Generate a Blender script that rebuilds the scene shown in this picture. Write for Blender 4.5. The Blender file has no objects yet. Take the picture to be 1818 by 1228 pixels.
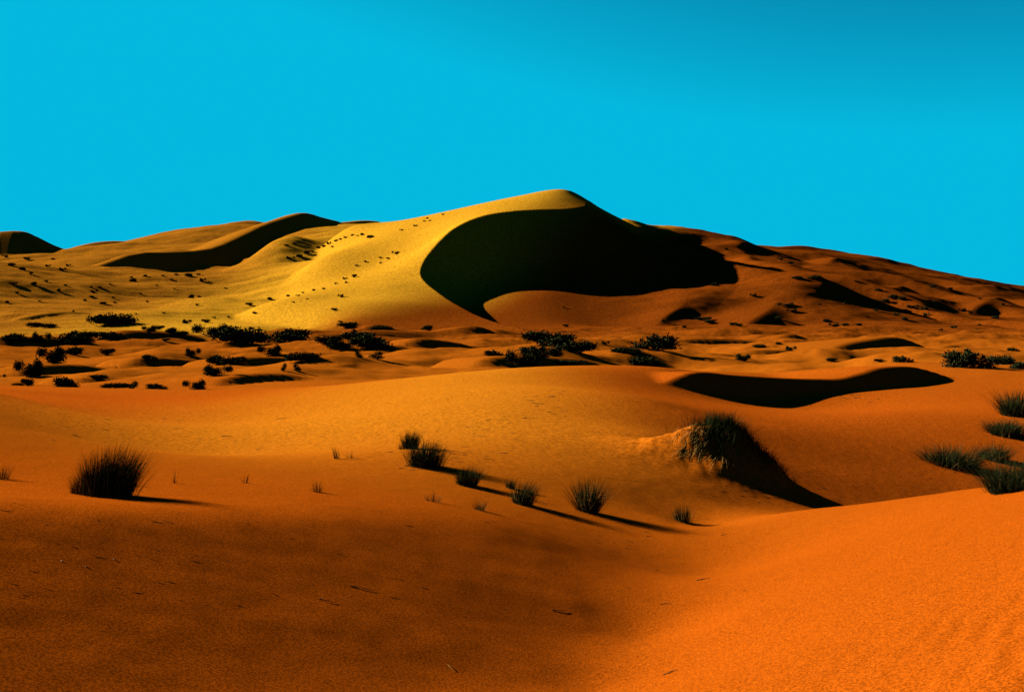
import bpy, math, random
import numpy as np
from mathutils import Vector

random.seed(7)
scene = bpy.context.scene
COL = scene.collection
R = math.radians

# ------------------------------------------------------------------ camera
W_PX, H_PX, FPX, HORIZON = 1818.0, 1228.0, 1800.0, 590.0
EYE = 3.0
cam = bpy.data.cameras.new('camera')
cam_o = bpy.data.objects.new('camera', cam)
COL.objects.link(cam_o)
scene.camera = cam_o
cam.sensor_width = 36.0
cam.lens = 36.0 * FPX / W_PX
cam.shift_y = -(H_PX / 2 - HORIZON) / W_PX
cam.clip_start = 0.05
cam.clip_end = 20000
cam_o.location = (0, 0, EYE)
cam_o.rotation_euler = (R(90), 0, 0)

# ------------------------------------------------------------------ light
SUN_AZ = 63.5      # degrees to the left of the view direction
SUN_EL = 22.0
world = bpy.data.worlds.new('World')
scene.world = world
world.use_nodes = True
wn = world.node_tree
bg = wn.nodes['Background']
sky = wn.nodes.new('ShaderNodeTexSky')
sky.sky_type = 'NISHITA'
sky.sun_disc = False
sky.sun_elevation = R(SUN_EL)
sky.sun_rotation = R(-SUN_AZ)
sky.air_density = 1.0
sky.dust_density = 0.0
sky.ozone_density = 3.0
# deep, saturated desert sky: the sky's own brightness drives one cyan tone
bw = wn.nodes.new('ShaderNodeRGBToBW')
crv = wn.nodes.new('ShaderNodeMapRange')
crv.interpolation_type = 'SMOOTHERSTEP'
crv.inputs['From Min'].default_value = 0.0
crv.inputs['From Max'].default_value = 4.6
crv.inputs['To Min'].default_value = 0.0
crv.inputs['To Max'].default_value = 1.0
ramp = wn.nodes.new('ShaderNodeValToRGB')
ramp.color_ramp.elements[0].position = 0.0
ramp.color_ramp.elements[0].color = (0.0, 0.01, 0.04, 1)
ramp.color_ramp.elements[1].position = 0.8
ramp.color_ramp.elements[1].color = (0.0015, 0.479, 0.735, 1)
e = ramp.color_ramp.elements.new(0.38)
e.color = (0.002, 0.22, 0.40, 1)
wn.links.new(sky.outputs[0], bw.inputs[0])
wn.links.new(bw.outputs[0], crv.inputs['Value'])
wn.links.new(crv.outputs[0], ramp.inputs[0])
wn.links.new(ramp.outputs[0], bg.inputs[0])
bg.inputs[1].default_value = 0.074

sun = bpy.data.lights.new('sun', 'SUN')
sun.energy = 5.0
sun.angle = R(0.5)
sun.color = (1.0, 0.86, 0.66)
sun_o = bpy.data.objects.new('sun', sun)
COL.objects.link(sun_o)
A = R(90 - SUN_AZ)
SUN_DIR = Vector((-math.cos(A) * math.cos(R(SUN_EL)), math.sin(A) * math.cos(R(SUN_EL)), math.sin(R(SUN_EL))))
sun_o.rotation_euler = SUN_DIR.to_track_quat('Z', 'Y').to_euler()
sun_o.location = (-40, 20, 60)

vs = scene.view_settings
vs.view_transform = 'Standard'
vs.look = 'None'
vs.gamma = 1.0
vs.use_curve_mapping = False
vs.exposure = 3.75

# ------------------------------------------------------------------ terrain maths
rng = np.random.RandomState(3)
PERM = rng.permutation(512)
PERM = np.concatenate([PERM, PERM, PERM])
GR = rng.rand(512) * 2 * np.pi
GX, GY = np.cos(GR), np.sin(GR)


def gnoise(x, y):
    xi = np.floor(x).astype(np.int64); yi = np.floor(y).astype(np.int64)
    xf = x - xi; yf = y - yi
    u = xf * xf * xf * (xf * (xf * 6 - 15) + 10)
    v = yf * yf * yf * (yf * (yf * 6 - 15) + 10)
    xi &= 511; yi &= 511
    x1 = (xi + 1) & 511; y1 = (yi + 1) & 511
    h00 = PERM[PERM[xi] + yi]; h10 = PERM[PERM[x1] + yi]
    h01 = PERM[PERM[xi] + y1]; h11 = PERM[PERM[x1] + y1]
    n00 = GX[h00] * xf + GY[h00] * yf
    n10 = GX[h10] * (xf - 1) + GY[h10] * yf
    n01 = GX[h01] * xf + GY[h01] * (yf - 1)
    n11 = GX[h11] * (xf - 1) + GY[h11] * (yf - 1)
    a = n00 + u * (n10 - n00); b = n01 + u * (n11 - n01)
    return (a + v * (b - a)) * 1.5


def fbm(x, y, octv=3, rough=0.5):
    s = 0; a = 1.0
    for o in range(octv):
        s = s + a * gnoise(x * 2 ** o + 17.3 * o, y * 2 ** o - 9.1 * o)
        a *= rough
    return s


def sstep(a, b, x):
    t = np.clip((x - a) / (b - a), 0, 1)
    return t * t * (3 - 2 * t)


def smax(a, b, k):
    h = np.clip(0.5 + 0.5 * (a - b) / k, 0, 1)
    return b + (a - b) * h + k * h * (1 - h)


def P(px, py, Y):            # a point seen at picture position px, py, at depth Y metres
    return (px, Y, (HORIZON - py) / FPX)


def Z(px, z, Y):             # a point at picture column px with a given height
    return (px, Y, (z - EYE) / Y)


def world_pt(px, py, Y):
    return np.array([(px - W_PX / 2) / FPX * Y, Y, EYE + (HORIZON - py) / FPX * Y])


class TPS:
    def __init__(self, pts, lam=1e-5):
        p = np.array(pts, float)
        self.c = np.stack([(p[:, 0] - W_PX / 2) / FPX, np.log(p[:, 1])], 1)
        v = p[:, 2]
        n = len(p)
        d2 = ((self.c[:, None] - self.c[None]) ** 2).sum(-1)
        K = self.k(d2) + lam * np.eye(n)
        Q = np.concatenate([np.ones((n, 1)), self.c], 1)
        M = np.block([[K, Q], [Q.T, np.zeros((3, 3))]])
        s = np.linalg.solve(M, np.concatenate([v, np.zeros(3)]))
        self.w, self.a = s[:n], s[n:]

    @staticmethod
    def k(d2):
        return 0.5 * d2 * np.log(d2 + 1e-12)

    def __call__(self, a, b):
        a = np.asarray(a, float); b = np.asarray(b, float)
        shp = a.shape; a = a.ravel(); b = b.ravel()
        out = np.empty(a.shape)
        ca, cb, w = self.c[:, 0], self.c[:, 1], 0.5 * self.w
        for i in range(0, len(a), 512):
            aa, bb = a[i:i + 512], b[i:i + 512]
            d2 = aa[:, None] - ca; d2 *= d2
            e2 = bb[:, None] - cb; e2 *= e2
            d2 += e2; d2 += 1e-12
            np.log(d2, out=e2); d2 *= e2
            out[i:i + 512] = self.a[0] + self.a[1] * aa + self.a[2] * bb + d2 @ w
        return out.reshape(shp)


# ---- base sheet: foreground, middle dune, valley floor, far slopes
base_pts = []
def fg_left(px, row):        # plane of the left foreground, tilted away from the sun
    gx, gy, z0 = -0.275, 0.05, 1.13
    a = (px - W_PX / 2) / FPX; t = (HORIZON - row) / FPX
    Y = (EYE - z0) / (-t + gx * a + gy)
    return P(px, row, Y)
for row in (1228, 1130, 1040, 960):
    for px in (-500, -200, 0, 200, 400, 600, 800):
        base_pts.append(fg_left(px, row))
for px, row in ((-200, 915), (0, 912), (200, 914), (400, 920), (600, 922), (800, 928), (900, 935)):
    base_pts.append(fg_left(px, row))
base_pts += [Z(960, 1.345, 5.0), Z(1045, 1.30, 5.0), Z(1025, 1.335, 6.2), Z(1147, 1.255, 6.2)]
# right foreground slope, facing the sun
def fg_right(px, row):
    gx, gy = 0.30, -0.17
    a = (px - W_PX / 2) / FPX; t = (HORIZON - row) / FPX
    z0 = 1.23 - gx * 0.25 - gy * 5.0
    Y = (EYE - z0) / (-t + gx * a + gy)
    return P(px, row, Y)
for px, row in ((1050, 1228), (1200, 1228), (1400, 1228), (1600, 1228), (1818, 1228), (1150, 1130), (1300, 1100), (1500, 1100), (1818, 1100),
                (1250, 1020), (1400, 1000), (1600, 1000), (1818, 980), (2100, 980)):
    base_pts.append(fg_right(px, row))
# its crest
base_pts += [P(1240, 934, 10.6), P(1300, 924, 10.8), P(1400, 908, 10.5), P(1500, 897, 10.2), P(1600, 885, 9.7), P(1700, 874, 9.0), P(1818, 860, 8.3), P(2100, 820, 7.5)]
# hollow behind it
base_pts += [Z(1320, 0.84, 12.6), Z(1450, 0.66, 13.0), Z(1600, 0.52, 13.2), Z(1818, 0.55, 12.8), Z(2100, 0.6, 13.0)]
# bright middle stretch
base_pts += [P(-300, 875, 6.2), P(0, 880, 6.0), P(150, 888, 6.2), P(300, 888, 6.7), P(450, 884, 7.3), P(600, 876, 8.1), P(750, 878, 9.2), P(900, 892, 9.6), P(1050, 908, 10.0), P(1180, 922, 10.4)]
base_pts += [Z(-300, 2.5, 12.5), Z(0, 1.97, 12.5), Z(180, 1.62, 12.7), P(400, 806, 13.8), P(550, 802, 13.2), P(700, 802, 12.3), P(850, 815, 12.2), P(1000, 838, 12.0), P(1120, 860, 12.1)]
base_pts += [Z(-300, 2.4, 20), Z(0, 1.80, 20), Z(180, 1.30, 20.5), P(400, 748, 22), P(600, 740, 19.8), P(750, 732, 19.2), P(900, 735, 18.6), P(1050, 755, 17.6), P(1180, 780, 17.0)]
base_pts += [Z(-300, 1.1, 36), Z(0, 1.0, 36), Z(200, 0.62, 36), P(400, 708, 34), P(600, 698, 31), P(780, 688, 29.5), P(950, 685, 29), P(1080, 695, 28), P(1180, 715, 26)]
# middle dune crest
base_pts += [P(-400, 680, 48), P(-150, 684, 48), P(0, 688, 48), P(120, 690.5, 48), P(250, 692, 48), P(400, 691, 47), P(520, 688, 44.5), P(600, 683, 42), P(700, 673, 40), P(800, 664, 39), P(900, 657, 39), P(1000, 653.5, 40), P(1100, 652.5, 42), P(1180, 655, 43)]
base_pts += [Z(-150, -0.1, 56), Z(120, -0.1, 56), Z(400, -0.1, 55), Z(600, 0.2, 52), Z(800, 0.5, 50), Z(1000, 0.7, 52), Z(1150, 0.8, 54)]
# right hollow, sloping away from the sun
base_pts += [Z(1250, 0.98, 13.2), Z(1250, 0.90, 16.5), Z(1400, 0.52, 16.5), Z(1550, 0.16, 16.5), Z(1700, -0.15, 16.5), Z(1850, -0.4, 16.5), Z(2150, -0.6, 16)]
base_pts += [Z(1250, 0.86, 20.5), Z(1400, 0.42, 20.5), Z(1550, 0.02, 20.5), Z(1700, -0.38, 20.5), Z(1850, -0.65, 20.5), Z(2150, -0.9, 20)]
base_pts += [Z(1250, 0.88, 26.5), Z(1400, 0.50, 26.5), Z(1550, 0.10, 26.5), Z(1700, -0.25, 26.5), Z(1850, -0.5, 26.5), Z(2150, -0.7, 26)]
base_pts += [P(1330, 733, 31), P(1450, 738, 32), P(1600, 735, 33), P(1750, 735, 34), P(1900, 738, 34), P(2200, 740, 34)]
base_pts += [P(1330, 716, 39), P(1450, 722, 40), P(1600, 709, 41), P(1720, 700, 42), P(1850, 700, 42), P(2200, 705, 42)]
base_pts += [P(1300, 660, 52), P(1450, 672, 50), P(1600, 668, 51), P(1750, 664, 53), P(1900, 664, 54), P(2200, 668, 54)]
# valley floor
for Y, z in ((70, 0.0), (100, -0.1), (150, 0.1), (220, 0.6), (300, 2.0)):
    for px in (-500, -100, 150, 400, 650, 900, 1150, 1400, 1650, 1900, 2300):
        zz = z + (0.012 * (px - 909) / 100 * (Y / 100) if px > 909 else 0)
        base_pts.append(Z(px, zz, Y))
# foot of the far dunes
base_pts += [P(-500, 572, 400), P(-100, 572, 400), P(100, 571, 400), P(300, 572, 400), P(500, 578, 390), P(700, 582, 390), P(900, 584, 390), P(1100, 580, 385), P(1300, 578, 380), P(1500, 580, 380), P(1700, 584, 380), P(1900, 586, 380), P(2300, 590, 380)]
# left far slope
base_pts += [Z(-500, 20, 470), Z(-100, 19, 470), Z(100, 16, 470), Z(250, 14, 470), Z(400, 13, 470), Z(550, 14, 470)]
base_pts += [Z(-500, 50, 600), Z(-100, 45, 600), Z(0, 42, 600), Z(130, 38, 600), Z(250, 35, 600), Z(380, 32, 600), P(550, 470, 600), P(700, 450, 600)]
base_pts += [P(-500, 465, 740), P(-100, 470, 740), P(60, 468, 740), P(200, 464, 740), P(320, 468, 740), P(420, 476, 740), P(550, 440, 740), P(700, 420, 740)]
base_pts += [P(-500, 440, 900), P(-100, 452, 860), P(60, 453, 870), P(130, 440, 900), P(200, 433, 900), P(280, 424, 900), P(320, 411, 960), P(400, 402, 980), P(460, 397, 1000), P(520, 410, 960), P(640, 400, 900), P(760, 400, 900), P(900, 405, 900)]
# right far slope (bowl floor and brown flank)
base_pts += [P(870, 582, 398), P(960, 580, 402), P(1050, 579, 405), P(1150, 581, 405), P(1260, 582, 405), P(1400, 582, 405), P(1550, 582, 410), P(1700, 584, 420), P(1850, 585, 430), P(2300, 586, 440)]
base_pts += [Z(867, 9, 430), Z(970, 8.5, 430), Z(1076, 5.5, 430), Z(1180, 5.5, 430), Z(1286, 7.5, 430)]
base_pts += [Z(871, 19, 480), Z(965, 21.5, 480), Z(1059, 18.5, 480), Z(1150, 17, 480), Z(1246, 21, 480), Z(1400, 18, 480), Z(1550, 15, 490), Z(1700, 12, 510), Z(1850, 10, 530), Z(2300, 7, 560)]
base_pts += [Z(1000, 38, 570), Z(1120, 34, 560), Z(1250, 36, 560), Z(1367, 37, 555), Z(1500, 31, 560), Z(1650, 25, 580), Z(1850, 18, 620), Z(2300, 12, 640)]
base_pts += [Z(1120, 55, 660), Z(1250, 56, 680), Z(1400, 52, 700), Z(1550, 44, 700), Z(1700, 34, 700), Z(1850, 29, 750), Z(2300, 20, 780)]
base_pts += [P(1000, 420, 700), P(1080, 405, 710), P(1130, 397, 730), P(1180, 405, 760), P(1230, 415, 795), P(1280, 429, 825), P(1325, 441, 850), P(1370, 441, 870), P(1450, 447, 900), P(1510, 453, 920), P(1560, 462, 930), P(1610, 470, 935), P(1650, 487, 940), P(1700, 500, 950), P(1760, 511, 965), P(1830, 515, 980), P(2000, 530, 990), P(2300, 540, 1000)]
for px in (-500, -100, 300, 600, 900):
    base_pts += [Z(px, 40, 1100), Z(px, 10, 1500), Z(px, 0, 2600), Z(px, 0, 5000)]
for px in (1100, 1400, 1700, 2000, 2300):
    base_pts += [Z(px, 15, 1250), Z(px, 5, 1600), Z(px, 0, 2600), Z(px, 0, 5000)]
for px in (-500, 0, 500, 1000, 1500, 2000, 2400):
    base_pts += [Z(px, 1.45 - 0.03 * (px - 909) / 500, 1.2)]
BASE = TPS(base_pts)

# ---- the great dune: windward body and the crest of its slip face
crest_px = [(935, 586, 335), (912, 580, 345), (880, 572, 364), (840, 557, 392), (800, 535, 424), (772, 515, 450), (756, 502, 467), (746, 487, 485), (750, 468, 498), (762, 449, 508),
            (778, 430, 516), (800, 409, 526), (826, 394, 536), (860, 382, 546), (900, 375.5, 555), (950, 372, 565), (1000, 371, 575), (1030, 368, 584), (1041, 362, 600),
            (1044, 358, 640), (1062, 367, 665), (1090, 382, 682), (1130, 402, 700), (1200, 440, 725)]
MAIN_CREST = np.array([world_pt(*c) for c in crest_px])
main_pts = [P(*c) for c in crest_px]
main_pts += [P(1032, 348, 644), P(1017, 340.5, 638), P(1000, 337.5, 632), P(970, 339, 632), P(930, 346, 638), P(880, 356, 645), P(830, 367, 652), P(780, 378, 660), P(730, 388, 668), P(680, 396, 676), P(620, 404, 690)]
main_pts += [P(860, 372, 590), P(930, 360, 592), P(990, 352, 600), P(790, 398, 575), P(740, 412, 585), P(690, 425, 575), P(640, 438, 570), P(580, 454, 565)]
# rib of the bright spur
main_pts += [P(765, 430, 532), P(720, 447, 538), P(670, 466, 536), P(620, 486, 526), P(570, 506, 508), P(520, 525, 486), P(470, 542, 460), P(430, 556, 435)]
main_pts += [P(700, 470, 516), P(640, 500, 488), P(590, 530, 442), P(550, 556, 396), P(700, 505, 464), P(650, 540, 402), P(610, 566, 362), P(720, 540, 404), P(700, 570, 358), P(780, 560, 382), P(830, 578, 352), P(760, 584, 340), P(680, 586, 335), P(600, 580, 345), P(880, 588, 335)]
main_pts += [Z(430, -3, 385), Z(500, -3, 355), Z(600, -4, 315), Z(700, -4, 308), Z(800, -4, 308), Z(900, -4, 312), Z(380, -2, 450), Z(420, 8, 530), Z(500, 30, 640), Z(560, 50, 720)]
main_pts += [Z(700, 50, 780), Z(850, 55, 780), Z(1000, 55, 780), Z(1100, 45, 800), Z(800, 0, 1000), Z(1000, 0, 1000), Z(300, -30, 560), Z(1000, -6, 320), Z(1200, 40, 780)]
MAIN = TPS(main_pts)


def lee_face(X, Y, C, slope):
    """slip face below a crest: distance to the crest, crest height blended more widely farther down"""
    cz, cd, cs = polyline_field(X, Y, C)
    sc = 1.5 + 0.30 * cd
    sw = np.zeros(X.shape); sz = np.zeros(X.shape)
    for cx, cy, c_z in C:
        w = np.exp(-np.minimum((np.hypot(X - cx, Y - cy) - cd) / sc, 60))
        sw += w; sz += w * c_z
    near = np.exp(-cd / 4)
    return near * cz + (1 - near) * sz / sw - slope * cd


def polyline_field(X, Y, C):
    """nearest crest height, distance and side (positive = right of the travel direction)"""
    bd = np.full(X.shape, 1e18); bz = np.zeros(X.shape); bs = np.zeros(X.shape)
    for i in range(len(C) - 1):
        ax, ay, az = C[i]; bx, by, bzz = C[i + 1]
        dx, dy = bx - ax, by - ay
        L2 = dx * dx + dy * dy
        t = np.clip(((X - ax) * dx + (Y - ay) * dy) / L2, 0, 1)
        qx = X - (ax + t * dx); qy = Y - (ay + t * dy)
        d2 = qx * qx + qy * qy
        cr = (dy * (X - ax) - dx * (Y - ay)) / math.sqrt(L2)
        m = (d2 < bd - 1e-9) | ((np.abs(d2 - bd) <= 1e-9) & (np.abs(cr) > np.abs(bs)))
        bd = np.where(m, d2, bd); bz = np.where(m, az + t * (bzz - az), bz); bs = np.where(m, cr, bs)
    return bz, np.sqrt(bd), bs


def resample(C, n):
    C = np.array(C); m = len(C)
    t = np.linspace(0, m - 1, n)
    out = []
    for tt in t:          # Catmull-Rom through the crest points
        i = min(int(tt), m - 2); f = tt - i
        p0, p1, p2, p3 = C[max(i - 1, 0)], C[i], C[i + 1], C[min(i + 2, m - 1)]
        out.append(0.5 * ((2 * p1) + (-p0 + p2) * f + (2 * p0 - 5 * p1 + 4 * p2 - p3) * f * f + (-p0 + 3 * p1 - 3 * p2 + p3) * f ** 3))
    return np.array(out)


MAIN_C = resample(MAIN_CREST, 56)

# ---- smaller dunes with slip faces: crest (px, row, depth) from near-left to far-right, lee on the right
RIDGES = []
def ridge(pts, wind=0.12, round_=1.0, lee=0.62, ext=0.3, drop=0.35, k=0.1, n=24):
    C = np.array([world_pt(*p) for p in pts])
    if 60 < C[0][1] < 320:
        C[:, 2] += 0.0032 * C[:, 1]
    L = np.linalg.norm(np.diff(C[:, :2], axis=0), axis=1).sum()
    e0 = C[0] - C[1]; e0[2] = 0; e0 /= np.linalg.norm(e0)
    e1 = C[-1] - C[-2]; e1[2] = 0; e1 /= np.linalg.norm(e1)
    a = C[0] + e0 * L * ext; a[2] = C[0][2] - drop * L * ext
    b = C[-1] + e1 * L * ext; b[2] = C[-1][2] - drop * L * ext
    C = resample(np.concatenate([[a], C, [b]]), n)
    RIDGES.append((C, wind, round_, lee, k, L))

# two slip faces behind the mound, right of the middle dune
ridge([(1225, 661, 40), (1300, 665, 41.5), (1380, 670, 43), (1450, 672, 44.2), (1488, 671, 44.8), (1520, 663, 45.6), (1560, 652, 46.6), (1620, 651, 48.2), (1680, 668, 49.2), (1725, 686, 50)], lee=0.74, wind=0.10, round_=2, ext=0.12, drop=0.25, k=0.12, n=50)
# valley: low dark slip faces
ridge([(395, 673, 58), (440, 664, 60), (500, 663, 62), (575, 674, 64)], wind=0.08, round_=2, ext=0.2, n=40)
ridge([(600, 652, 78), (650, 655, 82), (700, 665, 84)], wind=0.08, round_=3, ext=0.3)
ridge([(45, 562, 405), (100, 554, 415), (165, 556, 425), (235, 567, 432)], wind=0.12, round_=6, ext=0.2)
ridge([(380, 612, 190), (500, 612, 200), (620, 616, 208)], wind=0.08, round_=6, ext=0.2)
ridge([(650, 592, 270), (760, 594, 275), (800, 590, 278), (835, 584, 282), (860, 588, 286)], wind=0.1, round_=6, ext=0.2)
ridge([(655, 584, 300), (672, 581, 303), (690, 585, 306)], wind=0.15, round_=4, ext=0.3)
ridge([(740, 606, 190), (790, 610, 195), (830, 618, 198)], wind=0.1, round_=4, ext=0.3)
ridge([(1040, 629, 110), (1150, 630, 116), (1260, 632, 120), (1330, 640, 122)], wind=0.08, round_=4, ext=0.2)
ridge([(1330, 628, 130), (1420, 628, 136), (1490, 634, 139)], wind=0.08, round_=4, ext=0.25)
ridge([(1480, 622, 150), (1540, 608, 160), (1590, 604, 168), (1640, 622, 172)], wind=0.10, round_=6, ext=0.25)
ridge([(1385, 604, 250), (1403, 598, 255), (1425, 605, 260)], wind=0.2, round_=3, ext=0.3)
ridge([(1660, 630, 170), (1690, 618, 175), (1720, 630, 180)], wind=0.14, round_=3, ext=0.3)
ridge([(880, 590, 300), (930, 598, 302), (990, 607, 304)], wind=0.1, round_=4, ext=0.2)
ridge([(130, 640, 130), (200, 648, 134), (270, 655, 136)], wind=0.08, round_=4, ext=0.3, lee=0.3)
ridge([(0, 604, 165), (80, 604, 172), (150, 610, 176)], wind=0.09, round_=4, ext=0.25)
ridge([(220, 592, 230), (290, 594, 236), (340, 600, 240)], wind=0.09, round_=5, ext=0.25)
ridge([(60, 655, 88), (130, 652, 92), (190, 660, 94)], wind=0.10, round_=3, ext=0.25)
ridge([(250, 640, 105), (320, 642, 109), (390, 650, 112)], wind=0.09, round_=3, ext=0.25)
ridge([(430, 640, 100), (520, 640, 106), (600, 648, 110)], wind=0.09, round_=3, ext=0.2)
ridge([(700, 636, 110), (780, 634, 116), (860, 642, 120)], wind=0.08, round_=4, ext=0.25)
ridge([(560, 598, 240), (640, 600, 246), (720, 606, 250)], wind=0.09, round_=5, ext=0.2)
ridge([(870, 640, 84), (960, 638, 88), (1040, 645, 90)], wind=0.08, round_=3, ext=0.25)
ridge([(1180, 612, 200), (1260, 606, 210), (1340, 612, 216)], wind=0.09, round_=5, ext=0.25)
ridge([(1640, 640, 118), (1720, 634, 124), (1800, 642, 128)], wind=0.10, round_=4, ext=0.25)
ridge([(150, 676, 66), (220, 674, 69), (300, 682, 71)], wind=0.09, round_=2, ext=0.25)
# far dunes on the left skyline
ridge([(-120, 430, 860), (-40, 416, 870), (30, 410, 880), (60, 418, 890), (100, 437, 900)], wind=0.2, round_=20, ext=0.3, k=2)
ridge([(235, 450, 700), (300, 447, 730), (370, 441, 760), (420, 421, 800), (470, 397, 840), (520, 381, 870), (542, 378, 890), (570, 386, 905), (610, 397, 920)], wind=0.30, round_=10, ext=0.15, k=2)
ridge([(560, 405, 960), (620, 393, 980), (660, 392, 1000), (680, 400, 1010)], wind=0.3, round_=8, ext=0.45, drop=0.7)
ridge([(130, 440, 900), (170, 430, 915), (215, 428, 930), (245, 434, 940)], wind=0.1, round_=15, ext=0.2, lee=0.5)
# dark folds on the brown right flank
ridge([(1325, 574, 422), (1358, 552, 450), (1385, 533, 485), (1408, 515, 530)], wind=0.15, round_=8, lee=0.5, ext=0.2, k=3)
ridge([(1430, 506, 600), (1462, 474, 680), (1484, 458, 740)], wind=0.15, round_=8, ext=0.3, k=2)
ridge([(1545, 540, 520), (1575, 518, 560), (1600, 508, 600)], wind=0.15, round_=6, ext=0.3, k=2)
ridge([(1725, 548, 540), (1750, 534, 570), (1770, 528, 600)], wind=0.15, round_=6, ext=0.3, k=2)
ridge([(1180, 560, 440), (1215, 540, 470), (1240, 530, 500)], wind=0.15, round_=6, ext=0.3, k=2)
# right skyline
ridge([(1360, 447, 850), (1400, 437, 868), (1440, 438, 882), (1490, 453, 892)], wind=0.2, round_=8, ext=0.25, k=2)
ridge([(1560, 478, 890), (1600, 470, 908), (1630, 474, 918), (1660, 490, 925)], wind=0.15, round_=8, ext=0.25)


MOUND = (3.2, 15.3)


def height(X, Y):
    """terrain height at world X, Y (numpy arrays)"""
    X = np.asarray(X, float); Y = np.asarray(Y, float)
    r = np.hypot(X, Y)
    th = np.arctan2(X, Y)
    tc = math.atan(0.80)
    def sheet(thc):
        Yc = np.maximum(r * np.cos(thc), 1.2)
        a = np.tan(thc); b = np.log(Yc)
        return EYE + BASE(a, b) * Yc
    z = sheet(np.clip(th, -tc, tc))
    back = np.abs(th) > R(100)
    if back.any():
        w = sstep(R(100), R(180), np.abs(th)) * 0.5
        z2 = sheet(-np.clip(th, -tc, tc))
        z = z * (1 - w) + z2 * w
    inview = (np.abs(th) < tc)
    # valley hummocks and lumps on the far slopes
    m = sstep(48, 80, r) * (1 - sstep(330, 420, r))
    z = z + m * (1.7 * fbm((X - 0.3 * Y) / 26, Y / 30, 3, 0.42) + 0.44 * fbm((X - 0.2 * Y) / 11 + 40, Y / 9, 4, 0.5))
    mf = sstep(380, 460, r) * (1 - sstep(1000, 1400, r))
    rgt = sstep(20, 90, X)
    z = z + mf * rgt * (3.6 * fbm((X + 0.5 * Y) / 95, (Y - 0.3 * X) / 60 + 5, 5, 0.42))
    ph = (X * 0.95 + Y * 0.25) / 75 + 0.45 * fbm(X / 120, Y / 120 + 3, 2)
    fr = ph - np.floor(ph)
    saw = np.where(fr < 0.38, sstep(0, 0.38, fr), 1 - (fr - 0.38) / 0.62)
    am = 0.6 + 0.5 * fbm(X / 90 + 8, Y / 70, 2)
    z = z + mf * sstep(30, 100, X) * (1 - sstep(760, 860, r)) * 8.0 * am * (saw - 0.4)
    lft = 1 - sstep(-160, -60, X)
    ph = (Y + 0.2 * X) / 70 + 0.5 * fbm(X / 140 + 5, Y / 100, 2)
    fr = ph - np.floor(ph)
    saw = np.where(fr < 0.7, fr / 0.7, 1 - sstep(0.7, 1.0, fr))
    z = z + mf * lft * (1 - sstep(680, 760, r)) * 3.6 * (saw - 0.5)
    z = z + mf * lft * (4.0 * fbm(X / 120, Y / 60 + 9, 5, 0.45))
    z = z + 17 * np.exp(-((X + 160) / 26) ** 2 - ((Y - 700 + 0.4 * (X + 160)) / 48) ** 2)
    # great dune
    sel = inview & (r > 285) & (r < 1100) & (X < 0.42 * Y)
    if sel.any():
        xs, ys = X[sel], Y[sel]
        wz = EYE + MAIN(xs / ys, np.log(ys)) * ys
        cz, cd, cs = polyline_field(xs, ys, MAIN_C)
        lee = lee_face(xs, ys, MAIN_C, 0.68)
        dz = np.where(cs > 0, lee, wz)
        zz = z[sel]
        z[sel] = smax(dz, zz, np.where(cs > 0, 2.5 + 17 * sstep(10, 50, cd), 2.5))
    for C, wind, rnd, leeS, k, L in RIDGES:
        x0, x1 = C[:, 0].min() - L, C[:, 0].max() + L
        y0, y1 = C[:, 1].min() - L, C[:, 1].max() + L
        sel = (X > x0) & (X < x1) & (Y > y0) & (Y < y1)
        if not sel.any():
            continue
        cz, cd, cs = polyline_field(X[sel], Y[sel], C)
        er = 0.005 * np.hypot(X[sel], Y[sel])
        h = np.where(cs > 0, cz - leeS * (np.sqrt(cd * cd + er * er) - er), cz - wind * (np.sqrt(cd * cd + rnd * rnd) - rnd) - 0.0 * cd)
        h = h - 0.35 * np.maximum(0, cd - 0.5 * L)
        z[sel] = smax(h, z[sel], k)
    # sand mound held by the shrub on the right
    ux, uy = X - MOUND[0], Y - MOUND[1]
    sel = (np.abs(ux) < 4) & (np.abs(uy) < 4)
    if sel.any():
        dx, dy = ux[sel], uy[sel]
        d = np.hypot(np.where(dx < 0, dx / 1.05, dx / 0.95), dy / 0.8)
        lump = 1 + 0.16 * fbm(dx * 2.2, dy * 2.2, 3)
        z[sel] = z[sel] + 0.80 * np.exp(-np.power(d, 1.75)) * lump
    sel = (r < 6) & (X > 0.8) & (Y > 0.5)
    if sel.any():
        xs, ys = X[sel], Y[sel]
        w = sstep(0.9, 1.6, xs) * (1 - sstep(3.2, 4.6, ys))
        z[sel] = z[sel] + 0.0035 * w * np.sin((xs * 0.75 - ys * 0.66) * 55 + 2.5 * fbm(xs * 2, ys * 2, 2))
    # sand lumps close by
    mn = 1 - sstep(30, 60, r)
    z = z + mn * (0.008 * fbm(X / 2.3, Y / 2.3, 3, 0.4) + 0.003 * fbm(X / 0.35 + 7, Y / 0.22, 2))
    return z


def pick(px, py, y0=2.5, y1=1100):
    """first terrain point seen at picture position px, py"""
    a = (px - W_PX / 2) / FPX; t = (HORIZON - py) / FPX
    lo, hi = math.log(y0), math.log(y1)
    for n in (420, 40):
        Ys = np.exp(np.linspace(lo, hi, n))
        zz = height(a * Ys, Ys)
        hit = np.nonzero(zz >= EYE + t * Ys)[0]
        i = int(hit[0]) if len(hit) else int(np.argmax((zz - EYE) / Ys))
        lo, hi = math.log(Ys[max(i - 1, 0)]), math.log(Ys[min(i + 1, n - 1)])
    return np.array([a * Ys[i], Ys[i], zz[i]])


# ------------------------------------------------------------------ materials
def nodes_of(name):
    m = bpy.data.materials.new(name)
    m.use_nodes = True
    nt = m.node_tree
    b = nt.nodes['Principled BSDF']
    b.inputs['Roughness'].default_value = 1.0
    b.inputs['Specular IOR Level'].default_value = 0.0
    return m, nt, b


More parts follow.
